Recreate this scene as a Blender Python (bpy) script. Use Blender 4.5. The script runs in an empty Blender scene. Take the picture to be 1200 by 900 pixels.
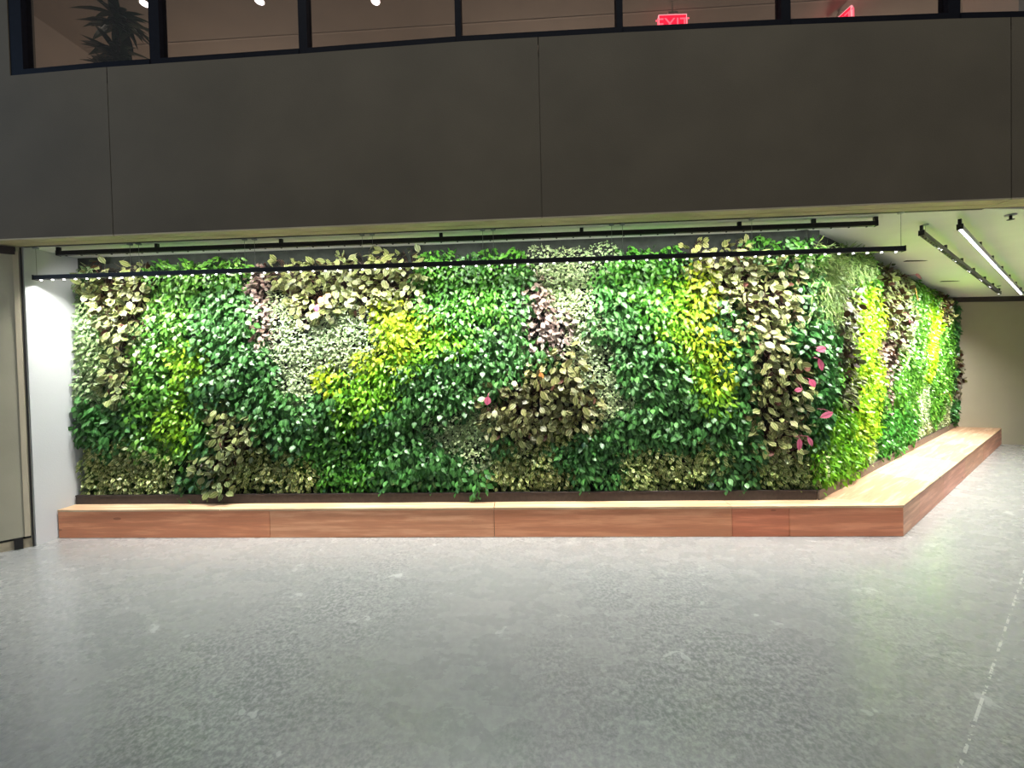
import bpy, bmesh, math, random
from mathutils import Vector, Matrix

random.seed(7)
sc = bpy.context.scene
T3 = ((3.494, 3.589, 2.657), (7.061, 6.116, 2.467))
T4 = ((3.666, 3.447, 2.654), (7.332, 6.08, 2.452))
P_TILT, P_SPREAD, P_FRONT, P_REAR, P_W3, P_W4, P_WT = .22, 114, 22, 6, 18, 25, -.40
P_UP, P_WCOL, P_WORLD, P_EXP, P_OVERHEAD, P_SIDE = 60, (.94, .97, 1.0), .23, 0.0, 360, 45

COL = sc.collection

# ------------------------------------------------------------------ helpers
def link(o, parent=None):
    COL.objects.link(o)
    if parent is not None:
        o.parent = parent
    return o

def tag(o, label=None, cat=None, group=None, kind=None):
    if label: o['label'] = label
    if cat: o['category'] = cat
    if group: o['group'] = group
    if kind: o['kind'] = kind
    return o

class MB:
    """collects shapes, builds one mesh object"""
    def __init__(self): self.v = []; self.f = []; self.smooth = []
    def add(self, verts, faces, smooth=False):
        b = len(self.v); self.v += [tuple(p) for p in verts]
        for f in faces:
            self.f.append(tuple(b + i for i in f)); self.smooth.append(smooth)
    def box(self, x0, x1, y0, y1, z0, z1):
        v = [(x, y, z) for z in (z0, z1) for y in (y0, y1) for x in (x0, x1)]
        self.add(v, [(0,2,3,1),(4,5,7,6),(0,1,5,4),(2,6,7,3),(0,4,6,2),(1,3,7,5)])
        return self
    def prism(self, pts, z0, z1):
        """pts counter-clockwise in plan; z0/z1 number or function of (x,y)"""
        n = len(pts); zz = lambda z, p: z(*p) if callable(z) else z
        v = [(p[0], p[1], zz(z0, p)) for p in pts] + [(p[0], p[1], zz(z1, p)) for p in pts]
        f = [tuple(range(n))[::-1], tuple(range(n, 2*n))]
        f += [(i, (i+1) % n, n + (i+1) % n, n + i) for i in range(n)]
        self.add(v, f); return self
    def bar(self, a, b, w, h, up=(0,0,1)):
        a = Vector(a); b = Vector(b); d = (b-a).normalized(); u = Vector(up)
        s = d.cross(u).normalized(); u = s.cross(d).normalized()
        v = []
        for p in (a, b):
            for su, sv in ((-1,-1),(1,-1),(1,1),(-1,1)):
                v.append(p + s*su*w/2 + u*sv*h/2)
        self.add(v, [(0,1,2,3),(7,6,5,4),(0,4,5,1),(1,5,6,2),(2,6,7,3),(3,7,4,0)]); return self
    def tube(self, pts, rad, n=8, cap=True):
        pts = [Vector(p) for p in pts]
        if not isinstance(rad, (list, tuple)): rad = [rad]*len(pts)
        v = []; f = []
        for i, p in enumerate(pts):
            d = (pts[min(i+1, len(pts)-1)] - pts[max(i-1, 0)]).normalized()
            s = d.cross(Vector((0.13, 0.31, 1)) if abs(d.z) < .95 else Vector((1, 0.1, 0))).normalized(); u = s.cross(d)
            for k in range(n):
                t = 2*math.pi*k/n; v.append(p + (s*math.cos(t) + u*math.sin(t))*rad[i])
        for i in range(len(pts)-1):
            for k in range(n):
                f.append((i*n+k, i*n+(k+1) % n, (i+1)*n+(k+1) % n, (i+1)*n+k))
        self.add(v, f, True)
        if cap:
            b = len(pts)-1
            self.add([v[k] for k in range(n)], [tuple(range(n))])
            self.add([v[b*n+k] for k in range(n)], [tuple(range(n))[::-1]])
        return self
    def mesh(self, name):
        me = bpy.data.meshes.new(name); me.from_pydata(self.v, [], self.f)
        me.polygons.foreach_set('use_smooth', self.smooth); me.update()
        bm = bmesh.new(); bm.from_mesh(me); bmesh.ops.recalc_face_normals(bm, faces=bm.faces); bm.to_mesh(me); bm.free()
        return me
    def build(self, name, mat, parent=None, bevel=0):
        me = self.mesh(name)
        if mat: me.materials.append(mat)
        o = bpy.data.objects.new(name, me); link(o, parent)
        if bevel:
            m = o.modifiers.new('bevel', 'BEVEL'); m.width = bevel; m.segments = 2; m.limit_method = 'ANGLE'
        return o

def empty(name, loc=(0,0,0)):
    o = bpy.data.objects.new(name, None); o.location = loc; o.empty_display_size = .1
    return link(o)

def struct(o, label=None):
    return tag(o, label, None, None, 'structure')

# ------------------------------------------------------------------ materials
class NT:
    def __init__(self, name):
        self.m = bpy.data.materials.new(name); self.m.use_nodes = True
        self.t = self.m.node_tree; self.t.nodes.clear()
        self.out = self.n('ShaderNodeOutputMaterial')
    def n(self, typ, **kw):
        x = self.t.nodes.new(typ)
        for k, v in kw.items(): setattr(x, k, v)
        return x
    def l(self, a, b): self.t.links.new(a, b)
    def set(self, sock, v):
        if hasattr(v, 'is_output') or isinstance(v, bpy.types.NodeSocket): self.l(v, sock)
        else:
            if isinstance(v, (tuple, list)) and len(v) == 3 and sock.type == 'RGBA': v = (*v, 1)
            sock.default_value = v
    def math(self, op, a, b=0.0, clamp=False):
        x = self.n('ShaderNodeMath', operation=op, use_clamp=clamp); self.set(x.inputs[0], a); self.set(x.inputs[1], b); return x.outputs[0]
    def mix(self, fac, a, b, blend='MIX'):
        x = self.n('ShaderNodeMix', data_type='RGBA', blend_type=blend, clamp_factor=True)
        self.set(x.inputs[0], fac); self.set(x.inputs[6], a); self.set(x.inputs[7], b); return x.outputs[2]
    def ramp(self, fac, stops):
        x = self.n('ShaderNodeValToRGB'); e = x.color_ramp.elements
        while len(e) < len(stops): e.new(.5)
        for el, (p, c) in zip(e, stops): el.position = p; el.color = (*c, 1) if len(c) == 3 else c
        self.set(x.inputs[0], fac); return x.outputs[0]
    def noise(self, scale, detail=3, vec=None, rough=.5):
        x = self.n('ShaderNodeTexNoise'); x.inputs['Scale'].default_value = scale; x.inputs['Detail'].default_value = detail
        x.inputs['Roughness'].default_value = rough
        if vec is not None: self.l(vec, x.inputs['Vector'])
        return x.outputs['Fac']
    def obj(self): return self.n('ShaderNodeTexCoord').outputs['Object']
    def pos(self): return self.n('ShaderNodeNewGeometry').outputs['Position']
    def mapping(self, vec, scale=(1,1,1), rot=(0,0,0), loc=(0,0,0)):
        x = self.n('ShaderNodeMapping'); self.l(vec, x.inputs[0]); x.inputs['Scale'].default_value = scale
        x.inputs['Rotation'].default_value = rot; x.inputs['Location'].default_value = loc; return x.outputs[0]
    def bsdf(self, color, rough=.5, metal=0.0, spec=.5, bump=None, bump_d=.01, coat=0, coat_r=.1, emit=None, es=0):
        b = self.n('ShaderNodeBsdfPrincipled')
        self.set(b.inputs['Base Color'], color); self.set(b.inputs['Roughness'], rough)
        b.inputs['Metallic'].default_value = metal; b.inputs['Specular IOR Level'].default_value = spec
        b.inputs['Coat Weight'].default_value = coat; b.inputs['Coat Roughness'].default_value = coat_r
        if emit: self.set(b.inputs['Emission Color'], emit); b.inputs['Emission Strength'].default_value = es
        if bump is not None:
            x = self.n('ShaderNodeBump'); x.inputs['Distance'].default_value = bump_d; x.inputs['Strength'].default_value = .6
            self.l(bump, x.inputs['Height']); self.l(x.outputs[0], b.inputs['Normal'])
        return b.outputs[0]
    def done(self, s): self.l(s, self.out.inputs[0]); return self.m

def plaster(name, c, var=.12, rough=.7, scale=2.2):
    t = NT(name); p = t.obj()
    n1 = t.noise(scale, 4, p); n2 = t.noise(90, 2, p)
    lo = tuple(x*(1-var) for x in c); hi = tuple(x*(1+var) for x in c)
    col = t.ramp(n1, [(.3, lo), (.7, hi)])
    return t.done(t.bsdf(col, rough, bump=n2, bump_d=.0015, spec=.3))

def metal(name, c, rough=.4, metallic=.6):
    t = NT(name); n = t.noise(30, 3, t.obj())
    col = t.ramp(n, [(.3, tuple(x*.85 for x in c)), (.7, tuple(x*1.15 for x in c))])
    return t.done(t.bsdf(col, rough, metallic))

def glow(name, c, s):
    t = NT(name); e = t.n('ShaderNodeEmission'); t.set(e.inputs[0], c); e.inputs[1].default_value = s
    return t.done(e.outputs[0])

def wood(name, c1, c2, ang=0.0, seams=0.0):
    """fine plywood-like grain running along local x (rotated by ang)"""
    t = NT(name); p = t.mapping(t.obj(), (1,1,1), (0,0,-ang))
    g = t.noise(1.0, 5, t.mapping(p, (1.6, 22, 22)), .6)
    b = t.noise(2.2, 3, t.mapping(p, (.7, 2.5, 2.5)))
    fine = t.noise(1.0, 2, t.mapping(p, (8, 160, 160)))
    col = t.ramp(g, [(.34, tuple(x*.82 for x in c1)), (.5, c1), (.64, c2)])
    col = t.mix(t.math('MULTIPLY', b, .55), col, tuple(x*.72 for x in c1))
    col = t.mix(t.math('MULTIPLY', fine, .25), col, tuple(min(1, x*1.25) for x in c2))
    v = t.n('ShaderNodeTexVoronoi'); v.inputs['Scale'].default_value = 1.0
    t.l(t.mapping(p, (1.7, 5.5, 5.5)), v.inputs['Vector'])
    knot = t.math('LESS_THAN', v.outputs['Distance'], .075)
    col = t.mix(t.math('MULTIPLY', knot, .55), col, tuple(x*.3 for x in c1))
    return t.done(t.bsdf(col, .45, spec=.4, bump=g, bump_d=.001))

def floor_material():
    t = NT('polished_concrete'); p = t.pos()
    big = t.noise(.6, 3, t.mapping(p, (.6, 1.2, 1)), .5); mid = t.noise(3.2, 5, t.mapping(p, (1, 1.7, 1)), .6)
    spk = t.noise(46, 2, p, .7); spk2 = t.noise(24, 2, p, .6)
    col = t.ramp(big, [(.3, (.262,.270,.264)), (.5, (.300,.302,.292)), (.72, (.345,.340,.325))])
    col = t.mix(.17, col, t.ramp(mid, [(.3, (.26,.268,.262)), (.7, (.39,.383,.365))]))
    # salt and pepper where the aggregate shows through
    agg = t.math('MULTIPLY', t.ramp(t.noise(.9, 3, t.mapping(p, (1,1,1), loc=(3.1,1.7,0))), [(.34,(0,0,0)),(.56,(1,1,1))]), .8)
    sp = t.ramp(spk, [(.40, (.11,.12,.125)), (.52, (.31,.315,.305)), (.64, (.55,.55,.53))])
    col = t.mix(agg, col, t.mix(.55, col, sp))
    col = t.mix(.14, col, t.ramp(spk2, [(.4,(.15,.16,.16)),(.65,(.5,.5,.48))]))
    # scattered pale smears and chips of lime
    v = t.n('ShaderNodeTexVoronoi'); v.inputs['Scale'].default_value = 3.0
    wob = t.n('ShaderNodeTexNoise'); wob.inputs['Scale'].default_value = 9
    t.l(p, wob.inputs['Vector'])
    wv = t.mix(.2, p, wob.outputs['Color']); t.l(t.mapping(wv, (1.0, 1.9, 1), (0,0,.7)), v.inputs['Vector'])
    chip = t.math('LESS_THAN', v.outputs['Distance'], t.math('MULTIPLY', t.noise(1.7, 2, p), .19))
    col = t.mix(t.math('MULTIPLY', chip, .45), col, (.62,.63,.60))
    # one sawn control joint, filled pale and broken up
    sx = t.n('ShaderNodeSeparateXYZ'); t.l(p, sx.inputs[0])
    (ax, ay), (bx, by) = (3.106, 2.607), (1.622, 1.532)
    L = math.hypot(bx-ax, by-ay); nx, ny = -(by-ay)/L, (bx-ax)/L
    d = t.math('ADD', t.math('MULTIPLY', sx.outputs[0], nx), t.math('ADD', t.math('MULTIPLY', sx.outputs[1], ny), -(nx*ax+ny*ay)))
    line = t.math('LESS_THAN', t.math('ABSOLUTE', d), .005)
    brk = t.math('GREATER_THAN', t.noise(14, 4, p, .7), .52)
    col = t.mix(t.math('MULTIPLY', t.math('MULTIPLY', line, brk), .75), col, (.74,.74,.68))
    rough = t.ramp(mid, [(.3, (.20,)*3), (.7, (.34,)*3)])
    return t.done(t.bsdf(col, rough, spec=.55, bump=spk, bump_d=.0006, coat=.42, coat_r=.19))

M = {}
M['floor'] = floor_material()
M['fascia'] = plaster('fascia_concrete', (.132,.105,.068), .13, .75, 1.3)
M['soffit'] = plaster('soffit_board', (.50,.42,.27), .10, .7, 3)
M['ceiling'] = plaster('ceiling_paint', (.90,.90,.82), .03, .85)
M['white'] = plaster('white_paint', (.62,.635,.65), .02, .6)
M['beige'] = plaster('beige_wall', (.40,.355,.262), .06, .75, 1.5)
M['beige_l'] = plaster('beige_panel', (.42,.395,.30), .08, .6, 2.5)
M['trimpale'] = plaster('pale_trim', (.52,.46,.34), .05, .5)
M['stone'] = plaster('stone_base', (.48,.41,.29), .25, .5, 14)
M['dark'] = metal('dark_bronze', (.030,.028,.028), .45, .5)
M['black'] = metal('black_aluminium', (.012,.012,.014), .4, .4)
M['tray'] = metal('weathered_steel', (.060,.046,.042), .55, .35)
M['felt'] = plaster('dark_felt', (.030,.036,.030), .3, .95, 12)
M['wire'] = metal('steel_wire', (.25,.25,.24), .35, .8)
M['silver'] = metal('silver_housing', (.35,.36,.42), .35, .6)
M['led'] = glow('led_lens', (1,.98,.94), 14)
M['led_on'] = glow('led_lens_bright', (.93,.94,1), 22)
M['lensoff'] = metal('led_lens_dim', (.03,.03,.028), .7, .0)
_t = NT('window_frame_black'); M['frame'] = _t.done(_t.bsdf(_t.ramp(_t.noise(20, 2, _t.obj()), [(.3,(.004,.004,.007)),(.7,(.006,.006,.010))]), .6, spec=.08))
M['upper'] = plaster('upper_paint', (.36,.30,.235), .05, .8)
M['upper_line'] = plaster('upper_line', (.44,.37,.295), .05, .8)
M['upper_pale'] = plaster('upper_pale_trim', (.62,.53,.42), .04, .8)
M['downlight'] = glow('downlight_glow', (1,.9,.95), 9)
M['exit_face'] = glow('exit_face_red', (1,.012,.05), 1.5)
M['exit_letter'] = glow('exit_letter_red', (1,.10,.14), 2.2)
M['exit_edge'] = glow('exit_edge_pink', (1,.35,.38), 1.6)
M['pot'] = plaster('dark_pot', (.06,.055,.05), .1, .5)
M['bark'] = plaster('bark', (.035,.03,.022), .3, .9, 20)

def glass():
    t = NT('window_glass')
    tr = t.n('ShaderNodeBsdfTransparent'); tr.inputs[0].default_value = (.86,.86,.86,1)
    gl = t.n('ShaderNodeBsdfGlossy'); gl.inputs['Roughness'].default_value = .02
    fr = t.n('ShaderNodeMath', operation='MULTIPLY_ADD'); lw = t.n('ShaderNodeLayerWeight'); lw.inputs[0].default_value = .3; t.l(t.math('POWER', lw.outputs['Facing'], 4.0), fr.inputs[0]); fr.inputs[1].default_value = .35; fr.inputs[2].default_value = .04
    mx = t.n('ShaderNodeMixShader'); t.l(fr.outputs[0], mx.inputs[0]); t.l(tr.outputs[0], mx.inputs[1]); t.l(gl.outputs[0], mx.inputs[2])
    return t.done(mx.outputs[0])
M['glass'] = glass()

def leaf_mat(name, c1, c2, edge=None, edge_w=.55, mid=None, under=None, rough=.38, trans=.22, speck=None, spec=.5):
    """leaf colour varies leaf by leaf (attribute), plant by plant (object colour), with rim / midrib markings from the uv"""
    t = NT(name)
    a = t.n('ShaderNodeAttribute'); a.attribute_name = 'leaf'
    oi = t.n('ShaderNodeObjectInfo')
    uv = t.n('ShaderNodeUVMap'); uv.uv_map = 'UVMap'
    sx = t.n('ShaderNodeSeparateXYZ'); t.l(uv.outputs[0], sx.inputs[0])
    au = t.math('ABSOLUTE', t.math('MULTIPLY', t.math('SUBTRACT', sx.outputs[0], .5), 2))
    col = t.ramp(a.outputs['Fac'], [(0.0, c1), (.55, tuple((x+y)/2 for x, y in zip(c1, c2))), (1.0, c2)])
    if mid: col = t.mix(t.math('MULTIPLY', t.math('LESS_THAN', au, .22), .75), col, mid)
    if edge: col = t.mix(t.math('MULTIPLY', t.math('GREATER_THAN', au, edge_w), .85), col, edge)
    if speck:
        n = t.noise(16, 2, uv.outputs[0])
        n2 = t.n('ShaderNodeTexNoise'); n2.inputs['Scale'].default_value = 60; t.l(t.obj(), n2.inputs['Vector'])
        col = t.mix(t.math('GREATER_THAN', n2.outputs['Fac'], .55), col, speck)
    if under:
        g = t.n('ShaderNodeNewGeometry'); col = t.mix(g.outputs['Backfacing'], col, under)
    hs = t.n('ShaderNodeHueSaturation'); t.l(col, hs.inputs['Color'])
    t.l(t.math('ADD', t.math('MULTIPLY', oi.outputs['Random'], .35), .83), hs.inputs['Value'])
    col = t.mix(1.0, hs.outputs[0], oi.outputs['Color'], 'MULTIPLY')
    b = t.bsdf(col, rough, spec=spec)
    if trans:
        tl = t.n('ShaderNodeBsdfTranslucent'); t.l(col, tl.inputs[0])
        mx = t.n('ShaderNodeMixShader'); mx.inputs[0].default_value = trans
        t.l(b, mx.inputs[1]); t.l(tl.outputs[0], mx.inputs[2]); b = mx.outputs[0]
    return t.done(b)

LM = {
 'pothos': leaf_mat('leaf_pothos', (.020,.095,.018), (.085,.25,.050), mid=(.12,.28,.08), rough=.33, spec=.5, trans=.08),
 'jade': leaf_mat('leaf_jade', (.050,.20,.018), (.19,.43,.055), rough=.33, spec=.6, trans=.14),
 'lime': leaf_mat('leaf_lime', (.14,.36,.015), (.42,.62,.04), rough=.36, trans=.16),
 'neon': leaf_mat('leaf_neon', (.25,.48,.012), (.74,.78,.05), rough=.38, trans=.22),
 'pep': leaf_mat('leaf_olive', (.095,.14,.038), (.30,.345,.115), edge=(.52,.51,.28), edge_w=.74, mid=(.34,.38,.16), under=(.13,.055,.045), rough=.36, trans=.05),
 'varieg': leaf_mat('leaf_speckled', (.17,.32,.09), (.54,.62,.37), edge=(.72,.76,.55), edge_w=.55, rough=.42, trans=.15),
 'varieg_mid': leaf_mat('leaf_speckled_large', (.10,.26,.055), (.40,.52,.24), edge=(.60,.68,.40), edge_w=.62, rough=.40, trans=.15),
 'cream': leaf_mat('leaf_cream', (.10,.20,.035), (.36,.42,.13), edge=(.64,.63,.32), edge_w=.55, rough=.40, trans=.12),
 'pink': leaf_mat('leaf_pinkish', (.22,.17,.13), (.60,.51,.43), mid=(.34,.16,.14), under=(.18,.09,.08), rough=.42, trans=.08),
 'fern': leaf_mat('leaf_fern', (.12,.26,.045), (.40,.52,.18), rough=.5),
 'pinkleaf': leaf_mat('leaf_pink', (.40,.065,.13), (.60,.17,.25), mid=(.32,.045,.09), under=(.38,.09,.14), rough=.4, trans=.15),
 'rust': leaf_mat('leaf_rust', (.36,.13,.03), (.62,.30,.06), mid=(.25,.08,.03), rough=.45),
 'dracaena': leaf_mat('leaf_dracaena', (.010,.030,.014), (.018,.05,.022), rough=.35, trans=.05),
}

# ------------------------------------------------------------------ leaves
class LeafMesh:
    def __init__(self): self.v = []; self.f = []; self.uv = []; self.lr = []
    def leaf(self, base, axis, nrm, L, W, prof, droop=.25, fold=.15, r=.5):
        a = Vector(axis).normalized(); n = Vector(nrm); n = (n - a*n.dot(a)).normalized(); s = a.cross(n)
        b = len(self.v); st = len(prof)
        P = lambda t, w: Vector(base) + a*(L*t) + s*(w*W/2) + n*(fold*abs(w)*W/2 - droop*L*t*t)
        self.v.append(P(0, 0)); uv = [(.5, 0)]
        for i, w in enumerate(prof):
            t = (i+1)/(st+1)
            for k in (-1, 0, 1): self.v.append(P(t, k*w)); uv.append((.5+.5*k, t))
        self.v.append(P(1, 0)); uv.append((.5, 1)); tip = len(uv)-1
        F = [(0, 2, 1), (0, 3, 2)]
        for i in range(st-1):
            o = 1+3*i; F += [(o, o+1, o+4, o+3), (o+1, o+2, o+5, o+4)]
        o = 1+3*(st-1); F += [(o, o+1, tip), (o+1, o+2, tip)]
        for f in F:
            self.f.append(tuple(b+i for i in f)); self.uv += [uv[i] for i in f]; self.lr += [r]*len(f)
    def stem(self, pts, rad):
        m = MB().tube(pts, rad, 4, False); b = len(self.v); self.v += [Vector(p) for p in m.v]
        for f in m.f: self.f.append(tuple(b+i for i in f)); self.uv += [(.5,.5)]*len(f); self.lr += [0.0]*len(f)
    def mesh(self, name, mat):
        me = bpy.data.meshes.new(name); me.from_pydata([tuple(p) for p in self.v], [], self.f)
        me.polygons.foreach_set('use_smooth', [True]*len(self.f))
        u = me.uv_layers.new(name='UVMap'); u.data.foreach_set('uv', [c for p in self.uv for c in p])
        at = me.attributes.new('leaf', 'FLOAT', 'CORNER'); at.data.foreach_set('value', self.lr)
        me.materials.append(mat); me.update(); return me

HEART = (.86, 1.0, .62)
OVAL = (.80, 1.0, .82)
LANCE = (.72, 1.0, .60)
SMALL = (1.0,)
STRAP = (.8, 1.0, .95, .6)
# count, leaf length, width, spread radius, bulge, profile, droop, hang (how far tips point down)
SPEC = {
 'pothos': (92, .063, .040, .18, .115, HEART, .22, .75),
 'jade':   (112, .055, .029, .18, .105, LANCE, .25, .65),
 'lime':   (112, .055, .028, .18, .105, LANCE, .25, .65),
 'neon':   (112, .057, .029, .18, .105, LANCE, .25, .60),
 'pep':    (50, .076, .047, .185, .150, OVAL, .10, .45),
 'varieg': (320, .033, .021, .19, .065, SMALL, .10, .5),
 'varieg_mid': (150, .048, .025, .19, .080, LANCE, .2, .6),
 'cream':  (130, .042, .028, .18, .085, HEART, .15, .6),
 'pink':   (62, .056, .034, .16, .095, OVAL, .15, .45),
 'fern':   (260, .080, .010, .19, .120, SMALL, .35, .5),
}
def plant_mesh(sp, k):
    n, L, W, R, D, prof, droop, hang = SPEC[sp]
    rnd = random.Random(sp + str(k)); g = lambda s=1: rnd.gauss(0, s)
    m = LeafMesh()
    for i in range(n):
        rr = math.sqrt(rnd.random())*R; th = rnd.random()*2*math.pi
        x, z = rr*math.cos(th), rr*math.sin(th)*1.05
        dep = D*(1-.75*(rr/R)**2)*(1 - .75*rnd.random()**2.2)
        base = Vector((x, -dep, z))
        axis = Vector((x/R*.55 + g(.42), -.42 + g(.2), -hang + z/R*.35 + g(.33)))
        nrm = Vector((g(.48), -.75, .50 + g(.48)))
        if rnd.random() < (.28 if sp == 'pep' else .10): nrm.z -= 1.1
        s = .72 + .5*rnd.random()
        m.leaf(base, axis, nrm, L*s, W*s*(.9+.2*rnd.random()), prof, droop, .12, min(1, max(0, .5+g(.26))))
        if sp not in ('varieg', 'fern'):
            m.stem([(x*.35, -.005, z*.35+.015), (x*.8, -dep*.65, z*.9+.03), tuple(base)], .0016)
    return m.mesh(sp + '_foliage', LM[sp])
VAR = 5
PM = {sp: [plant_mesh(sp, k) for k in range(VAR)] for sp in SPEC}
NAMES = {'pothos': ('trailing_pothos', 'pothos'), 'jade': ('green_vine', 'leafy plant'), 'lime': ('lime_vine', 'leafy plant'),
         'neon': ('yellow_vine', 'leafy plant'), 'pep': ('olive_leaved_plant', 'leafy plant'), 'varieg': ('speckled_creeper', 'creeper'),
         'varieg_mid': ('speckled_plant', 'leafy plant'), 'cream': ('cream_edged_plant', 'leafy plant'), 'pink': ('pink_veined_plant', 'leafy plant'),
         'fern': ('feathery_fern', 'fern')}

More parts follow.
